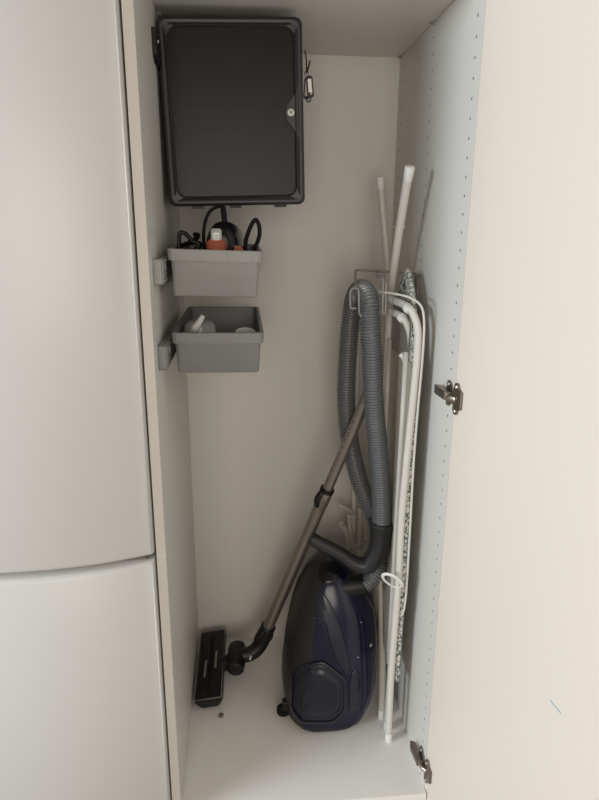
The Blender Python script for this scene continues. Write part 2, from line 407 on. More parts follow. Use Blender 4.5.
# ------------------------------------------------------------------ grey bins on wall clips
def make_bin(zt, hgt, m, roll, lab, y0=-0.5, y1=-0.107):
    x0, x1 = 0.0195, 0.1978
    cx, cy = (x0 + x1) / 2, (y0 + y1) / 2
    t = thing('storage_bin', lab, 'bin', (cx, cy, zt - hgt), 'grey storage bins on the left wall')
    R = Matrix.Translation((cx, cy, zt)) @ Matrix.Rotation(roll, 4, 'Y') @ Matrix.Translation((-cx, -cy, -zt))
    hx, hy = (x1 - x0) / 2, (y1 - y0) / 2
    def L(ins, z, r): return [R @ V((a, b, z)) for a, b in rrect(cx, cy, hx - ins, hy - ins, r)]
    b = zt - hgt
    tub = loft(bmesh.new(), [L(0.0125, b, 0.006), L(0.0095, b + 0.003, 0.009), L(0.005, zt - 0.004, 0.010), L(0.0075, zt - 0.004, 0.008), L(0.012, b + 0.006, 0.007), L(0.014, b + 0.003, 0.006)])
    link('tub', tub, m, t, smooth=True, flat_angle=45)
    rim = loft(bmesh.new(), [L(0.0012, zt - 0.021, 0.010), L(0.0, zt - 0.0015, 0.011), L(0.0012, zt, 0.011), L(0.0065, zt, 0.009), L(0.0072, zt - 0.002, 0.009), L(0.0068, zt - 0.006, 0.009), L(0.0046, zt - 0.006, 0.0095), L(0.004, zt - 0.021, 0.0095)], closed=True)
    r_ = link('rim', rim, m, t, smooth=True, flat_angle=40)
    for k in range(4):
        x = x0 + 0.02 + k * 0.046
        link('rim_rib', B((x - 0.0007, y0 - 0.0004, zt - 0.02), (x + 0.0007, y0 + 0.002, zt - 0.002), R), m, r_)
    for k in range(7):
        y = y0 + 0.04 + k * 0.052
        link('rim_rib', B((x1 - 0.002, y - 0.0008, zt - 0.02), (x1 + 0.001, y + 0.0008, zt - 0.002), R), m, r_)
    return t
make_bin(1.219, 0.088, m_binA, math.radians(1.4), 'grey plastic bin holding the black and orange power tool, upper of the two')
make_bin(1.0635, 0.0815, m_binB, math.radians(0.4), 'grey plastic bin holding the white spouted bottle, lower of the two')
def clip(z0, z1, m, lab):
    t = thing('wall_clip', lab, 'bracket', (0, -0.46, z0), 'grey wall clips beside the bins')
    b = bmesh.new(); prism(b, [(-0.548, z0 - 0.001), (-0.552, z0 + 0.002), (-0.552, z1 - 0.002), (-0.548, z1), (-0.375, z1 - 0.004), (-0.375, z0 + 0.002)], 'x', 0.0, 0.0155)
    link('clip_body', b, m, t, bevel=0.0012)
    fr_ = bmesh.new()
    yz = [(-0.545, z0 + 0.002), (-0.545, z1 - 0.003), (-0.38, z1 - 0.006), (-0.38, z0 + 0.005)]
    inn = [(-0.535, z0 + 0.006), (-0.535, z1 - 0.007), (-0.39, z1 - 0.010), (-0.39, z0 + 0.009)]
    loft(fr_, [[(0.0152, *p) for p in yz], [(0.0175, *p) for p in yz], [(0.0175, *p) for p in inn], [(0.0152, *p) for p in inn]], cap0=False, cap1=False)
    link('clip_frame', fr_, m, t)
    link('clip_button', LA([(0.008, 0), (0.007, 0.0016), (0.003, 0.0018)], (0.0155, -0.50, (z0 + z1) / 2 + 0.006), (1, 0, 0), 18), m_binA, t)
clip(1.160, 1.2055, m_binA, 'grey plastic wall clip left of the upper grey bin')
clip(1.0035, 1.0495, m_binB, 'grey plastic wall clip left of the lower grey bin')

# ---- contents of the upper bin
pt = thing('power_tool', 'black power tool with an orange nose lying in the upper grey bin', 'power tool', (0.12, -0.36, 1.137))
def sup(cx, cy, cz, a, b, n, ax):
    out = []
    for k in range(28):
        t_ = 2 * PI * k / 28; c, s = math.cos(t_), math.sin(t_)
        out.append((cx + a * math.copysign(abs(c) ** (2 / n), c), cy, cz + b * math.copysign(abs(s) ** (2 / n), s)))
    return out
# body dome: lofted along y, front at -0.40
lps = []
for y, cx, cz, a, b in ((-0.397, 0.115, 1.220, 0.018, 0.022), (-0.394, 0.116, 1.220, 0.026, 0.034), (-0.38, 0.118, 1.220, 0.032, 0.044), (-0.35, 0.122, 1.220, 0.036, 0.051), (-0.30, 0.127, 1.216, 0.038, 0.052), (-0.25, 0.130, 1.208, 0.036, 0.047), (-0.20, 0.128, 1.20, 0.028, 0.036), (-0.185, 0.128, 1.198, 0.018, 0.022)):
    lps.append(sup(cx, y, cz, a, b, 2.3, 'y'))
bd = link('tool_body', loft(bmesh.new(), lps), m_blkg, pt, smooth=True)
link('motor_housing', LA([(0.03, 0), (0.036, 0.01), (0.036, 0.055), (0.028, 0.066)], (0.128, -0.28, 1.147), (0, 0, 1), 24), m_blk, pt, smooth=True, flat_angle=45)
nose = loft(bmesh.new(), [[(x, -0.408 + dy, z) for x, z in rrect(0.107, 1.2135, 0.0195 - i, 0.0235 - i, 0.011)] for dy, i in ((0, 0.004), (0.002, 0.001), (0.006, 0), (0.03, 0))])
link('nose_guard', nose, m_orange, pt, smooth=True, flat_angle=45)['label'] = 'orange nose guard'
sw = loft(bmesh.new(), [[(x, -0.4035 + dy + (z - 1.245) * 0.35, z) for x, z in rrect(0.1075, 1.244, 0.0105 - i, 0.0125 - i, 0.005)] for dy, i in ((0, 0.002), (0.0015, 0), (0.02, 0))])
so = link('switch_plate', sw, m_silver, pt, smooth=True, flat_angle=40); so['label'] = 'silver switch plate'
link('switch_button', loft(bmesh.new(), [[(x, -0.406 + dy, z) for x, z in rrect(0.1075, 1.2425, 0.0062, 0.0062, 0.0015)] for dy in (0, 0.006)]), m_whitep, so)
link('switch_symbol', B((0.1066, -0.4068, 1.2415), (0.1088, -0.4055, 1.2435)), m_blk, so)
link('side_trim', loft(bmesh.new(), [sup(0.1285, y, 1.2145, 0.032, 0.0095, 3, 'y') for y in (-0.392, -0.390, -0.30, -0.296)]), m_orange, pt, smooth=True, flat_angle=50)['label'] = 'orange side trim'
link('seam_strip', T([(0.1315, -0.394, 1.20), (0.132, -0.391, 1.235), (0.131, -0.375, 1.262), (0.129, -0.345, 1.269)], 0.0011, seg=6), m_anth, pt)
link('cord_sleeve', T([(0.124, -0.352, 1.262), (0.1225, -0.352, 1.283), (0.121, -0.348, 1.299)], 0.0058, seg=12, radii=None), m_rub, pt, smooth=True)
link('power_cord', T([(0.121, -0.348, 1.298), (0.112, -0.345, 1.300), (0.094, -0.345, 1.290), (0.083, -0.346, 1.267), (0.079, -0.347, 1.235), (0.08, -0.34, 1.19), (0.075, -0.33, 1.141)], 0.0034, seg=10), m_rub, pt, smooth=True)

cb = bmesh.new(); pts = []
for k in range(90):
    a = k / 89 * 2 * PI * 5.2
    pts.append((0.053 + 0.017 * math.cos(a) + 0.004 * math.sin(a * 0.37), -0.33 + 0.05 * math.sin(a), 1.150 + 0.088 * k / 89 + 0.006 * math.sin(a + 1)))
tube(cb, pts, 0.0048, seg=10)
cc = tag(link('coiled_cable', cb, m_rub, smooth=True), 'coiled black cable in the left end of the upper grey bin', 'cable')
sl = tag(link('carry_strap', T([(0.034, -0.40, 1.16), (0.0335, -0.40, 1.225), (0.036, -0.40, 1.247), (0.047, -0.40, 1.246), (0.060, -0.40, 1.232), (0.072, -0.40, 1.226), (0.066, -0.40, 1.213), (0.05, -0.40, 1.213), (0.044, -0.40, 1.222)], 0.0042, flat=((0, 1, 0), 0.0085), seg=12), m_blk, smooth=True), 'black looped strap handle at the front left of the upper grey bin', 'strap')
lp = [(0.168, -0.37, 1.15), (0.166, -0.37, 1.20), (0.166, -0.37, 1.228), (0.172, -0.37, 1.249), (0.181, -0.37, 1.268), (0.188, -0.37, 1.2735), (0.194, -0.37, 1.263), (0.195, -0.37, 1.246), (0.190, -0.37, 1.228), (0.182, -0.37, 1.212), (0.174, -0.37, 1.17), (0.172, -0.37, 1.141)]
tag(link('looped_cord', T(lp, 0.0043, seg=10), m_rub, smooth=True), 'thick black cord loop standing up at the right of the upper grey bin', 'cord')

# ---- contents of the lower bin
bt = thing('spray_bottle', 'frosted bottle with a raised white spout in the lower grey bin', 'bottle', (0.066, -0.37, 0.989))
def bl(z, hx, hy, r): return [(a, b, z) for a, b in rrect(0.066, -0.365, hx, hy, r)]
link('bottle_body', loft(bmesh.new(), [bl(0.9885, 0.028, 0.022, 0.012), bl(0.992, 0.033, 0.026, 0.014), bl(1.045, 0.034, 0.027, 0.014), bl(1.058, 0.031, 0.024, 0.014), bl(1.066, 0.024, 0.018, 0.012), bl(1.0685, 0.015, 0.012, 0.01)]), m_frost, bt, smooth=True)
link('bottle_cap', LA([(0.0125, 0), (0.0135, 0.003), (0.0135, 0.012), (0.011, 0.015)], (0.060, -0.3845, 1.050), (0, -1, 0.25), 24), m_whitep, bt, smooth=True, flat_angle=40)
link('spout', tube(bmesh.new(), [(0.055, -0.405, 1.051), (0.060, -0.405, 1.059), (0.068, -0.404, 1.070), (0.076, -0.403, 1.0835)], 0.005, seg=12, radii=[0.0095, 0.0082, 0.0064, 0.005]), m_spout, bt, smooth=True)['label'] = 'raised white spout'
ld = thing('plastic_pot', 'small pot with a white round lid peeking over the right of the lower grey bin', 'pot', (0.163, -0.36, 1.0))
link('lid', LA([(0.024, 0), (0.0245, 0.004), (0.023, 0.0075), (0.020, 0.0085), (0.019, 0.0065), (0.001, 0.0065)], (0.163, -0.355, 1.033), (0.05, -0.3, 1), 32), m_whitep, ld, smooth=True, flat_angle=40)
link('pot_body', LA([(0.018, 0), (0.02, 0.002), (0.022, 0.042), (0.022, 0.0455)], (0.163, -0.353, 0.9885), (0, 0, 1), 32), m_frost, ld, smooth=True, flat_angle=40)

# ------------------------------------------------------------------ wire hanger on the right wall
wh = thing('wire_hanger', 'grey wire wall hanger carrying the hose and the ironing board', 'hanger', (W, -0.28, 1.15))
zr = 1.158
link('wall_plate', T([(W - 0.003, -0.262, zr), (W - 0.003, -0.262, zr - 0.085), (W - 0.003, -0.292, zr - 0.085), (W - 0.003, -0.292, zr)], 0.0026, n=1, seg=8), m_wire, wh, smooth=True)
link('rail', T([(W - 0.003, -0.264, zr), (0.50, -0.243, zr + 0.002), (0.46, -0.244, zr + 0.004), (0.425, -0.25, zr + 0.006), (0.4185, -0.257, zr + 0.005), (0.412, -0.29, zr - 0.001), (0.403, -0.34, zr - 0.012), (0.397, -0.369, 1.136), (0.389, -0.37, 1.132), (0.3875, -0.369, 1.12), (0.3885, -0.369, 1.10), (0.391, -0.368, 1.0925), (0.402, -0.37, 1.092)], 0.0025, n=5, seg=8), m_wire, wh, smooth=True)
link('cross_arm', T([(0.478, -0.2435, zr + 0.004), (0.462, -0.285, zr + 0.001), (0.455, -0.33, zr - 0.003), (0.452, -0.334, zr - 0.004)], 0.0024, n=4, seg=8), m_wire, wh, smooth=True)
link('hook', T([(0.452, -0.33, zr - 0.004), (0.4575, -0.345, zr + 0.001), (0.4595, -0.36, zr - 0.005), (0.461, -0.362, 1.12), (0.4615, -0.362, 1.083), (0.465, -0.363, 1.078), (0.4675, -0.364, 1.083), (0.4665, -0.364, 1.12), (0.4655, -0.364, 1.149)], 0.0024, n=4, seg=8), m_wire, wh, smooth=True)
link('hook', T([(0.397, -0.371, 1.136), (0.4025, -0.373, 1.1335), (0.4055, -0.374, 1.122), (0.4065, -0.374, 1.09), (0.409, -0.373, 1.079), (0.414, -0.372, 1.075)], 0.0024, n=4, seg=8), m_wire, wh, smooth=True)

# ------------------------------------------------------------------ ironing board standing on end against the right wall
ib = thing('ironing_board', 'folded white ironing board with a leaf-print cover standing on end by the right wall', 'ironing board', (0.53, -0.28, 0))
yc = -0.318
def ib_x(z): return 0.5205 + 0.002 * (z - 0.18)
def half_w(z):
    if z < 0.80: return 0.122
    u = (z - 0.80) / (1.174 - 0.80)
    return 0.122 * max(0.0, 1 - u ** 2.4) ** 0.62
zs = [0.178, 0.182, 0.19] + [0.19 + 0.61 * k / 14 for k in range(1, 15)] + [0.80 + 0.374 * (1 - (1 - k / 16) ** 1.6) for k in range(1, 17)]
def board(ins, xa, xb, rnd):
    left, loops = [], []
    out = []
    for z in zs:
        out.append((-max(half_w(z) - ins, 0.0015), z))
    return out
def slab(x0off, x1off, ins, zlo, zhi):
    """board outline loft across x with rounded edges"""
    zz = [z for z in zs if zlo <= z <= zhi]
    ol = [(yc - max(half_w(z) - ins, 0.0012), z) for z in zz] + [(yc + max(half_w(z) - ins, 0.0012), z) for z in zz[::-1]]
    cz = 0.67
    loops = []
    n = 7
    for k in range(n):
        a = -PI / 2 + PI * k / (n - 1); sh = (1 - math.cos(a)) * 0.012; xo = (x0off + x1off) / 2 + (x1off - x0off) / 2 * math.sin(a)
        loops.append([(ib_x(z) + xo, yc + (y - yc) * (1 - sh / 0.16), z + (sh if z < 0.3 else -sh * max(0, (z - 0.8) / 0.37))) for y, z in ol])
    return loft(bmesh.new(), loops)
link('padded_cover', slab(-0.006, 0.0085, 0.0, 0, 2), m_cover, ib, smooth=True, flat_angle=60)['label'] = 'white cotton cover with a teal leaf print'
def flat_panel(x0, x1, hw, z0, z1):
    b = bmesh.new(); loft(b, [[(ib_x(z) + x, yc + s * hw, z) for s, z in ((-1, z0), (1, z0), (1, z1), (-1, z1))] for x in (x0, x1)]); return b
link('base_sheet', flat_panel(-0.0085, -0.0055, 0.105, 0.20, 0.98), m_tan, ib)
link('vent_mesh', flat_panel(-0.0085, -0.0055, 0.085, 0.982, 1.085), m_mesh, ib)['label'] = 'perforated metal underside'
for s in (-1, 1):
    link('frame_rail', T([(ib_x(z) - 0.012, yc + s * 0.078, z) for z in (0.20, 0.6, 1.0)], 0.0065, n=2, seg=10), m_white, ib, smooth=True)
# front U-shaped leg (two tubes ending in bends with collars)
legA = [(0.5072, -0.437, 0.012), (0.5055, -0.437, 0.20), (0.5085, -0.437, 0.37), (0.510, -0.437, 0.49), (0.509, -0.437, 0.62), (0.5125, -0.437, 0.75), (0.519, -0.437, 0.90), (0.5225, -0.437, 1.00), (0.5205, -0.437, 1.055), (0.512, -0.43, 1.085), (0.501, -0.415, 1.101), (0.491, -0.33, 1.104), (0.484, -0.25, 1.1)]
link('leg', T(legA, 0.0082, seg=14), m_white, ib, smooth=True)
link('foot_cap', LA([(0.0085, 0), (0.0092, 0.002), (0.0092, 0.022), (0.0083, 0.024)], (0.5078, -0.437, 0.0), (-0.01, 0, 1), 18), m_whitep, ib, smooth=True, flat_angle=40)
link('collar', LA([(0.0095, 0), (0.0105, 0.002), (0.0105, 0.012), (0.0092, 0.014)], (0.506, -0.424, 1.094), (-0.45, 0.72, 0.45), 18), m_whitep, ib, smooth=True, flat_angle=40)
legB = [(0.5115, -0.402, 0.012), (0.513, -0.40, 0.20), (0.516, -0.395, 0.50), (0.519, -0.39, 0.79), (0.522, -0.39, 0.95), (0.521, -0.39, 1.02), (0.514, -0.388, 1.052), (0.50, -0.38, 1.074), (0.489, -0.32, 1.078), (0.478, -0.25, 1.074)]
link('leg', T(legB, 0.008, seg=14), m_white, ib, smooth=True)
link('foot_cap', LA([(0.0085, 0), (0.009, 0.002), (0.009, 0.022), (0.008, 0.024)], (0.5115, -0.402, 0.0), (0, 0, 1), 18), m_whitep, ib, smooth=True, flat_angle=40)
link('collar', LA([(0.0095, 0), (0.0105, 0.002), (0.0105, 0.012), (0.0092, 0.014)], (0.5045, -0.384, 1.068), (-0.45, 0.6, 0.5), 18), m_whitep, ib, smooth=True, flat_angle=40)
# thin wire trim running round the front edge
link('wire_trim', T([(0.455, -0.34, 1.124), (0.478, -0.40, 1.126), (0.503, -0.432, 1.121), (0.523, -0.44, 1.106), (0.531, -0.442, 1.078), (0.5325, -0.444, 1.03), (0.5315, -0.444, 0.96), (0.529, -0.444, 0.88), (0.527, -0.444, 0.75), (0.528, -0.444, 0.62), (0.5285, -0.444, 0.46), (0.527, -0.443, 0.40), (0.523, -0.442, 0.375), (0.520, -0.436, 0.366)], 0.0026, n=5, seg=8), m_white, ib, smooth=True)
# splayed legs whose rubber-capped ends stick up past the nose
poleF = [(0.5015, -0.372, 1.373), (0.502, -0.322, 1.277), (0.5035, -0.268, 1.158), (0.508, -0.235, 1.07), (0.510, -0.226, 0.96), (0.512, -0.222, 0.76), (0.5125, -0.225, 0.574), (0.510, -0.25, 0.40), (0.511, -0.272, 0.323), (0.5115, -0.318, 0.15), (0.506, -0.36, 0.012)]
poleB = [(0.4955, -0.125, 1.365), (0.512, -0.13, 1.234), (0.520, -0.135, 1.16), (0.5195, -0.14, 1.067), (0.518, -0.145, 0.96), (0.514, -0.15, 0.6), (0.51, -0.15, 0.012)]
for p, cap0, d0 in ((poleF, (0.502, -0.362, 1.353), (0.0, -0.46, 1)), (poleB, (0.498, -0.1255, 1.347), (-0.13, 0.03, 1))):
    link('leg', T(p, 0.0092 if p is poleF else 0.0086, seg=14), m_white, ib, smooth=True)
    link('end_cap', LA([(0.0085, 0), (0.0095, 0.003), (0.0108, 0.026), (0.0104, 0.029), (0.0085, 0.0305)], cap0, d0, 20), m_whitep, ib, smooth=True, flat_angle=40)
for x, y in ((0.506, -0.36), (0.51, -0.15)):
    link('foot_cap', LA([(0.0088, 0), (0.0094, 0.002), (0.0094, 0.024), (0.0084, 0.026)], (x, y, 0.0), (0, 0, 1), 18), m_whitep, ib, smooth=True, flat_angle=40)
link('pivot_clamp', T([(0.500, -0.385, 0.994), (0.508, -0.385, 0.985), (0.513, -0.385, 0.972)], 0.006, seg=10), m_whitep, ib, smooth=True)

# white cable strap looped round the front leg
ring = []
for k in range(25):
    a = 2 * PI * k / 24
    ring.append(V((0.4915, -0.452, 0.472)) + V((0.0215, 0.004, -0.0205)) * math.cos(a) + V((0.009, -0.012, 0.0125)) * math.sin(a))
tag(link('cable_strap', tube(bmesh.new(), ring, 0.0042, seg=10, flat=((0.3, -0.9, 0.3), 0.0022)), m_whitep, smooth=True), 'white plastic strap loop round the front tube of the ironing board', 'strap')

# ------------------------------------------------------------------ folded clothes airer behind the hose
ca = thing('clothes_airer', 'folded white clothes airer leaning on the back wall behind the hose', 'clothes airer', (0.46, -0.06, 0))
link('post', T([(0.476, -0.05, 0.0), (0.4735, -0.05, 0.35), (0.472, -0.045, 0.70), (0.4705, -0.035, 1.0)], 0.0075, seg=12), m_white, ca, smooth=True)
link('post', T([(0.53, -0.07, 0.0), (0.528, -0.06, 0.5), (0.526, -0.045, 1.02)], 0.007, seg=12), m_white, ca, smooth=True)
for z in (0.35, 0.62, 0.95):
    link('cross_bar', T([(0.4715, -0.05, z), (0.527, -0.058, z)], 0.004, seg=8), m_white, ca, smooth=True)
def fin(pts, w_, lab=None):
    return link('hinge_arm', tube(bmesh.new(), smooth_path(pts, 5), w_, seg=10, flat=((0, 1, 0), 0.003)), m_cream, ca, smooth=True)
for pts, w_ in (([(0.421, -0.07, 0.481), (0.445, -0.07, 0.473), (0.470, -0.068, 0.452)], 0.0058), ([(0.428, -0.078, 0.432), (0.447, -0.078, 0.398), (0.463, -0.076, 0.335)], 0.0075), ([(0.452, -0.085, 0.46), (0.457, -0.085, 0.41), (0.476, -0.082, 0.33)], 0.006), ([(0.486, -0.075, 0.475), (0.489, -0.075, 0.41), (0.487, -0.075, 0.345)], 0.0075), ([(0.500, -0.08, 0.455), (0.506, -0.08, 0.40), (0.512, -0.08, 0.322)], 0.0085), ([(0.478, -0.09, 0.345), (0.495, -0.09, 0.335), (0.515, -0.09, 0.33)], 0.005)):
    fin(pts, w_)
for x, z in ((0.433, 0.427), (0.443, 0.437), (0.462, 0.412), (0.492, 0.388), (0.500, 0.372)):
    link('rivet', LA([(0.0022, 0), (0.0016, 0.0015)], (x, -0.084, z), (0, -1, 0), 8), m_gap, ca)

# ------------------------------------------------------------------ vacuum cleaner standing upright
vc = thing('vacuum_cleaner', 'navy and charcoal canister vacuum cleaner standing upright on the closet floor', 'vacuum cleaner', (0.375, -0.26, 0))
#      z      xl     xr     yf      yb
LV = [(0.000, 0.288, 0.428, -0.392, -0.165, 3.6), (0.006, 0.270, 0.446, -0.403, -0.150, 3.6), (0.022, 0.254, 0.462, -0.408, -0.136, 3.5), (0.06, 0.2475, 0.482, -0.407, -0.125, 3.3), (0.10, 0.249, 0.494, -0.398, -0.122, 3.1),
      (0.14, 0.253, 0.498, -0.391, -0.122, 2.9), (0.18, 0.257, 0.4995, -0.384, -0.124, 2.8), (0.22, 0.263, 0.4985, -0.376, -0.128, 2.7), (0.26, 0.270, 0.495, -0.368, -0.134, 2.7), (0.30, 0.279, 0.488, -0.358, -0.142, 2.7),
      (0.335, 0.290, 0.470, -0.349, -0.15, 2.7), (0.365, 0.303, 0.450, -0.339, -0.16, 2.6), (0.39, 0.316, 0.432, -0.328, -0.172, 2.5), (0.408, 0.329, 0.416, -0.314, -0.186, 2.4), (0.420, 0.341, 0.402, -0.300, -0.20, 2.3), (0.427, 0.355, 0.388, -0.28, -0.22, 2.2)]
NV = 72
def vpt(i, k, off=0.0):
    z, xl, xr, yf, yb, n = LV[i]
    cx, cy, a, b = (xl + xr) / 2, (yf + yb) / 2, (xr - xl) / 2 + off, (yb - yf) / 2 + off
    t_ = 2 * PI * k / NV; c, s = math.cos(t_), math.sin(t_)
    return V((cx + a * math.copysign(abs(c) ** (2 / n), c), cy + b * math.copysign(abs(s) ** (2 / n), s), z))
bm = loft(bmesh.new(), [[vpt(i, k) for k in range(NV)] for i in range(len(LV))])
bvh_src = bm.copy(); 
link('lower_shell', bm, m_char, vc, smooth=True, flat_angle=60)['label'] = 'charcoal underside shell'
# navy upper shell wraps the right-hand side from the seam
k0, k1 = 49, 72 + 23
ts = bmesh.new(); grid = []
for i in range(2, len(LV)):
    off = 0.0035
    row = [vpt(i, k % NV, off) for k in range(k0, k1 + 1)]
    if i == len(LV) - 1: row = [p + V((0, 0, 0.003)) for p in row]
    grid.append(row)
outer = [[ts.verts.new(p) for p in r] for r in grid]
inner = [[ts.verts.new(vpt(i, k % NV, -0.002)) for k in range(k0, k1 + 1)] for i in range(2, len(LV))]
nr, nc = len(outer), len(outer[0])
for i in range(nr - 1):
    for j in range(nc - 1):
        ts.faces.new((outer[i][j], outer[i][j + 1], outer[i + 1][j + 1], outer[i + 1][j]))
    ts.faces.new((outer[i][0], outer[i + 1][0], inner[i + 1][0], inner[i][0])); ts.faces.new((outer[i][-1], inner[i][-1], inner[i + 1][-1], outer[i + 1][-1]))
for j in range(nc - 1):
    ts.faces.new((outer[0][j], inner[0][j], inner[0][j + 1], outer[0][j + 1]))
ts.faces.new([outer[-1][j] for j in range(nc)])
bvh2 = ts.copy()
top = link('upper_shell', ts, m_navy, vc, smooth=True, flat_angle=60); top['label'] = 'glossy navy upper shell'
for b in (bvh_src, bvh2): bmesh.ops.recalc_face_normals(b, faces=b.faces[:])
trees = [BVHTree.FromBMesh(bvh_src), BVHTree.FromBMesh(bvh2)]
VD = V((0.19, 1.33, -1.0)).normalized()
def hit(x, y, z):
    o = V((x, y, z)) - VD * 0.35; best = None
    for tr in trees:
        h = tr.ray_cast(o, VD)
        if h[0] is not None and (best is None or h[3] < best[1]): best = (h[0], h[3], h[1])
    return best
def raised(poly, yref, h, m, parent, name, inset=0.0, lab=None, ring=None, rows=10):
    """a moulded panel hugging the shell; poly in (x,z) on the plane y=yref. ring = width for a frame only"""
    P = [V((x, z)) for x, z in poly]
    # densify outline
    Dn = []
    for a, b in zip(P, P[1:] + P[:1]):
        n = max(1, int((b - a).length / 0.006))
        Dn += [a + (b - a) * (k / n) for k in range(n)]
    c = sum(Dn, V((0, 0))) / len(Dn)
    def lift(q, off):
        r = hit(q.x, yref, q.y)
        if r is None: return None
        return r[0] - VD * off
    fr = [1.0, 1.0, 1.0 - 0.0016 / 0.04] + ([1 - f_ for f_ in (0.3, 0.55, 0.8)] if not ring else [1 - ring * 0.9, 1 - ring, 1 - ring])
    off = [-0.003, h * 0.7, h] + ([h] * 3 if not ring else [h, h * 0.7, -0.003])
    b = bmesh.new(); R = []
    for f_, o_ in zip(fr, off):
        row = []
        for q in Dn:
            p = lift(c + (q - c) * f_, o_)
            if p is None:
                p = row[-1].co.copy() if row else V((c.x, yref, c.y))
            row.append(b.verts.new(p))
        R.append(row)
    n = len(Dn)
    for u, v in zip(R, R[1:]):
        for k in range(n): b.faces.new((u[k], u[(k + 1) % n], v[(k + 1) % n], v[k]))
    if not ring:
        p = lift(c, h); cv = b.verts.new(p)
        for k in range(n): b.faces.new((R[-1][k], R[-1][(k + 1) % n], cv))
    o = link(name, b, m, parent, smooth=True, flat_angle=50)
    if lab: o['label'] = lab
    return o
hexo = [(0.262, 0.152), (0.280, 0.180), (0.300, 0.188), (0.340, 0.1935), (0.352, 0.188), (0.396, 0.147), (0.404, 0.13), (0.406, 0.10), (0.405, 0.045), (0.397, 0.030), (0.377, 0.0115), (0.365, 0.008), (0.300, 0.0125), (0.287, 0.017), (0.265, 0.047), (0.261, 0.06)]
hx = raised(hexo, -0.37, 0.0035, m_navy3, vc, 'wheel_cover', lab='dark navy six-sided side cover')
hexi = [(0.2685 + (x - 0.2685) * 1, z) for x, z in hexo]
c0 = (0.334, 0.100)
sc = lambda f_: [(c0[0] + (x - c0[0]) * f_, c0[1] + (z - c0[1]) * f_) for x, z in hexo]
raised(sc(1.02), -0.37, 0.0065, m_navy3, hx, 'cover_frame', ring=0.10)
raised(sc(0.80), -0.37, 0.0062, m_navy3, hx, 'cover_inset')
band = [(0.3215, 0.385), (0.336, 0.386), (0.352, 0.372), (0.366, 0.345), (0.385, 0.29), (0.405, 0.215), (0.4165, 0.15), (0.415, 0.137), (0.405, 0.142), (0.385, 0.178), (0.372, 0.215), (0.360, 0.27), (0.349, 0.315), (0.339, 0.335), (0.3215, 0.335)]
raised(band, -0.35, 0.0028, m_navy2, top, 'shell_band', lab='slate blue moulded band')
line = [(0.3225, 0.318), (0.336, 0.316), (0.350, 0.29), (0.362, 0.245), (0.374, 0.20), (0.388, 0.165), (0.384, 0.165), (0.370, 0.20), (0.358, 0.243), (0.346, 0.285), (0.334, 0.309), (0.3225, 0.312)]
b = bmesh.new(); pl = []
for x, z in smooth_path([(x, 0, z) for x, z in ((0.3225, 0.3135), (0.334, 0.311), (0.345, 0.292), (0.357, 0.25), (0.369, 0.205), (0.383, 0.168), (0.400, 0.147))], 5) and [(p.x, p.z) for p in smooth_path([(x, 0, z) for x, z in ((0.3225, 0.3135), (0.334, 0.311), (0.345, 0.292), (0.357, 0.25), (0.369, 0.205), (0.383, 0.168), (0.400, 0.147))], 5)]:
    r = hit(x, -0.35, z)
    if r: pl.append(r[0] - VD * 0.0008)
link('shell_ridge', tube(b, pl, 0.0017, seg=8), m_navy2, top, smooth=True)
raised([(0.337, 0.464), (0.345, 0.474), (0.366, 0.472), (0.388, 0.456), (0.394, 0.434), (0.388, 0.408), (0.370, 0.394), (0.346, 0.394), (0.334, 0.412), (0.333, 0.440)], -0.33, 0.004, m_blkg, vc, 'front_latch', lab='glossy black latch cap')
raised([(0.421, 0.150), (0.432, 0.160), (0.438, 0.14), (0.440, 0.07), (0.434, 0.036), (0.421, 0.032), (0.416, 0.05), (0.416, 0.12)], -0.36, 0.003, m_navy2, vc, 'side_vent', lab='grey-blue side grille')
for x, z, w_ in ((0.4735, 0.205, 0.0046), (0.440, 0.172, 0.002), (0.4455, 0.275, 0.0018)):
    r = hit(x, -0.33, z)
    if r: link('shell_mark', LA([(w_, 0), (w_, 0.0012), (w_ * 0.8, 0.0018)], r[0], r[2] if r[2].dot(VD) < 0 else -r[2], 12), m_silver, top)
# caster on the underside (left) near the floor
link('caster_fork', B((0.243, -0.343, 0.022), (0.262, -0.322, 0.05)), m_blk, vc, bevel=0.003)
link('caster_wheel', LA([(0.012, 0), (0.0175, 0.003), (0.0175, 0.015), (0.012, 0.018)], (0.2445, -0.342, 0.0185), (0.1, 1, 0), 20), m_rub, vc, smooth=True, flat_angle=40)
# hose inlet
link('hose_socket', LA([(0.030, -0.03), (0.030, 0.006), (0.027, 0.012), (0.0265, 0.038), (0.024, 0.042)], (0.418, -0.31, 0.372), (0.93, -0.22, 0.22), 24), m_blk, vc, smooth=True, flat_angle=40)
# corrugated hose: inlet -> up behind the grip -> over the hanger -> down into the grip
hp = [(0.452, -0.322, 0.380), (0.468, -0.319, 0.391), (0.482, -0.314, 0.408), (0.493, -0.300, 0.435), (0.495, -0.28, 0.475), (0.482, -0.256, 0.545), (0.452, -0.236, 0.62), (0.423, -0.228, 0.73), (0.4095, -0.228, 0.85), (0.411, -0.230, 0.99), (0.416, -0.233, 1.06), (0.421, -0.246, 1.10), (0.4275, -0.277, 1.122), (0.434, -0.308, 1.117), (0.438, -0.33, 1.092), (0.4405, -0.338, 1.045), (0.446, -0.338, 0.991), (0.4565, -0.336, 0.864), (0.468, -0.333, 0.78), (0.477, -0.331, 0.71), (0.485, -0.331, 0.63), (0.489, -0.331, 0.552)]
path = smooth_path(hp, 14); pitch = 0.0066; fine = resample(path, pitch / 8)
rad = [0.0190 + 0.0048 * (0.5 - 0.5 * math.cos(2 * PI * k / 8)) ** 0.8 for k in range(len(fine))]
link('hose', tube(bmesh.new(), fine, 0.02, seg=20, radii=rad), m_hose, vc, smooth=True)['label'] = 'grey corrugated suction hose'
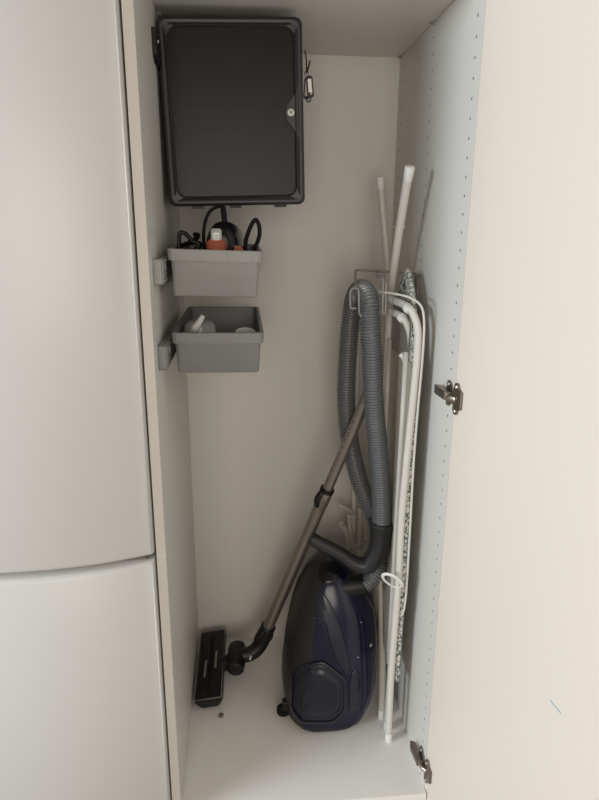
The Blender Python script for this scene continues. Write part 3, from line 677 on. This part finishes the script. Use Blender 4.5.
# grip: flared sleeve and bent handle pipe
gp = [(0.4895, -0.331, 0.561), (0.4885, -0.331, 0.530), (0.486, -0.331, 0.50), (0.478, -0.332, 0.472), (0.462, -0.333, 0.449), (0.443, -0.333, 0.444), (0.42, -0.332, 0.453), (0.385, -0.33, 0.479), (0.345, -0.328, 0.502), (0.312, -0.326, 0.522)]
gpp = smooth_path(gp, 6); n = len(gpp)
rr = []
for i in range(n):
    s = i / (n - 1)
    rr.append(0.0335 - 0.0065 * (s / 0.16) ** 0.7 if s < 0.16 else (0.027 if s < 0.33 else 0.027 - 0.0105 * min(1, (s - 0.33) / 0.4)))
gh = link('grip', tube(bmesh.new(), gpp, 0.02, seg=20, radii=rr), m_anth, vc, smooth=True); gh['label'] = 'black bent hand grip'
link('grip_button', LA([(0.006, 0), (0.006, 0.003), (0.004, 0.004)], (0.478, -0.3525, 0.545), (-0.3, -1, 0.1), 16), m_blk, gh)

# ------------------------------------------------------------------ telescopic wand with floor head
vw = thing('vacuum_wand', 'bronze-grey telescopic vacuum wand with black floor head leaning against the grey hose', 'vacuum wand', (0.06, -0.17, 0))
top_p, mid_p, low_p = V((0.4375, -0.385, 0.862)), V((0.3385, -0.33, 0.603)), V((0.1985, -0.135, 0.10))
# straight axis
A = V((0.2015, -0.155, 0.118)); Bp = V((0.4365, -0.288, 0.836)); ax = (Bp - A)
def on(t_): return A + ax * t_
tcol = 0.683
link('lower_tube', tube(bmesh.new(), [on(0.0), on(tcol)], 0.0165, seg=24), m_bronze, vw, smooth=True, flat_angle=40)
link('upper_tube', tube(bmesh.new(), [on(tcol), on(1.06)], 0.0135, seg=24), m_bronze, vw, smooth=True, flat_angle=40)
nt_ = bmesh.new(); pv = V((-0.75, -0.6, 0.15)); pv = (pv - ax.normalized() * pv.dot(ax.normalized())).normalized()
for k in range(9):
    c = on(0.78 + 0.024 * k) + pv * 0.0132
    tube(nt_, [c - ax.normalized() * 0.0045, c + ax.normalized() * 0.0045], 0.0024, seg=8)
link('height_notch', nt_, m_bronze, vw, smooth=True)
cl = link('collar', tube(bmesh.new(), [on(tcol - 0.055), on(tcol - 0.05), on(tcol + 0.002), on(tcol + 0.008)], 0.0175, seg=24, radii=[0.0165, 0.0175, 0.0178, 0.0165]), m_bronze, vw, smooth=True, flat_angle=40)
link('collar_ring', tube(bmesh.new(), [on(tcol), on(tcol + 0.012)], 0.0186, seg=24), m_blk, cl, smooth=True, flat_angle=40)
e = bmesh.new(); c1, c2 = on(tcol - 0.056), on(tcol + 0.006)
tube(e, smooth_path([c1 + pv * 0.016, (c1 + c2) / 2 + pv * 0.025, c2 + pv * 0.017], 5), 0.0085, seg=12, flat=(pv, 0.005))
link('release_slider', e, m_blk, cl, smooth=True)
# elbow and swivel neck
el = link('elbow', tube(bmesh.new(), smooth_path([on(0.055), on(-0.005), (0.1925, -0.154, 0.095), (0.178, -0.158, 0.077), (0.158, -0.163, 0.067), (0.128, -0.166, 0.063)], 6), 0.0215, seg=20), m_blk, vw, smooth=True)
link('elbow_clip', tube(bmesh.new(), smooth_path([on(0.045) + pv * 0.02, on(0.0) + pv * 0.026, on(-0.03) + pv * 0.021], 4), 0.0115, seg=10, flat=(pv, 0.006)), m_blk, el, smooth=True)
link('elbow_clip', tube(bmesh.new(), smooth_path([on(0.03) - pv * 0.018, on(-0.01) - pv * 0.026, on(-0.035) - pv * 0.02], 4), 0.0115, seg=10, flat=(pv, 0.006)), m_blk, el, smooth=True)
link('white_tab', B((-0.003, -0.002, -0.0065), (0.003, 0.002, 0.0065), Matrix.Translation((0.161, -0.186, 0.072)) @ Matrix.Rotation(0.25, 4, 'Y')), m_silver, el)['label'] = 'small white tab'
link('swivel_neck', LA([(0.018, 0), (0.0235, 0.003), (0.0245, 0.012), (0.0265, 0.018), (0.0265, 0.075), (0.0235, 0.088), (0.014, 0.092)], (0.118, -0.212, 0.052), (0.06, 1, 0.16), 28), m_blk, vw, smooth=True, flat_angle=40)
link('neck_link', tube(bmesh.new(), [(0.072, -0.165, 0.034), (0.12, -0.165, 0.055)], 0.021, seg=18), m_blk, vw, smooth=True, flat_angle=40)
# floor head lying sole-up along the left wall
fh = Matrix.Translation((0.0495, -0.171, 0.0325)) @ Matrix.Rotation(math.radians(-1.0), 4, 'Z') @ Matrix.Rotation(math.radians(3.5), 4, 'X') @ Matrix.Rotation(math.radians(-8), 4, 'Y')
def hl(z, hx_, hy_, r, dx=0): return [fh @ V((a + dx, b, z)) for a, b in rrect(0, 0, hx_, hy_, r)]
hd = link('floor_head', loft(bmesh.new(), [hl(-0.021, 0.021, 0.110, 0.012), hl(-0.016, 0.030, 0.127, 0.014), hl(0.004, 0.0385, 0.1335, 0.012), hl(0.017, 0.039, 0.134, 0.010), hl(0.019, 0.0375, 0.1325, 0.009), hl(0.019, 0.035, 0.130, 0.008), hl(0.0165, 0.034, 0.129, 0.008)]), m_blk, vw, smooth=True, flat_angle=35)
link('sole_plate', loft(bmesh.new(), [hl(0.0155, 0.034, 0.129, 0.007), hl(0.0178, 0.033, 0.128, 0.007)]), m_blkg, hd)
link('suction_channel', loft(bmesh.new(), [hl(0.0176, 0.005, 0.112, 0.003), hl(0.0186, 0.0045, 0.1115, 0.003)]), m_rub, hd)
for dx, y0_, y1_ in ((-0.014, -0.052, 0.012), (0.0145, -0.022, 0.045)):
    link('bristle_strip', B((dx - 0.0028, y0_, 0.0176), (dx + 0.0028, y1_, 0.0192), fh), m_bristle, hd)['label'] = 'pale lint strip'
trm = bmesh.new()
for seg_ in (((-0.0362, -0.1315, 0.0185), (-0.0362, 0.1315, 0.0185)), ((0.0362, -0.1315, 0.0185), (0.0362, 0.1315, 0.0185)), ((-0.0352, -0.1318, 0.0185), (0.0352, -0.1318, 0.0185))):
    tube(trm, [fh @ V(p) for p in seg_], 0.0013, seg=8)
link('sole_edge', trm, m_worn, hd, smooth=True)['label'] = 'worn metal edge trim'

# crumb on the floor
cr = bmesh.new(); bmesh.ops.create_icosphere(cr, subdivisions=2, radius=0.0078)
for v in cr.verts: v.co = V((v.co.x * 0.95 + random.uniform(-.0007, .0007), v.co.y * 1.15, v.co.z * 0.5 + random.uniform(-.0004, .0004)))
bmesh.ops.translate(cr, verts=cr.verts[:], vec=(0.080, -0.321, 0.0026))
tag(link('debris_crumb', cr, m_grey, smooth=True), 'small grey crumb on the closet floor in front of the floor head', 'crumb')
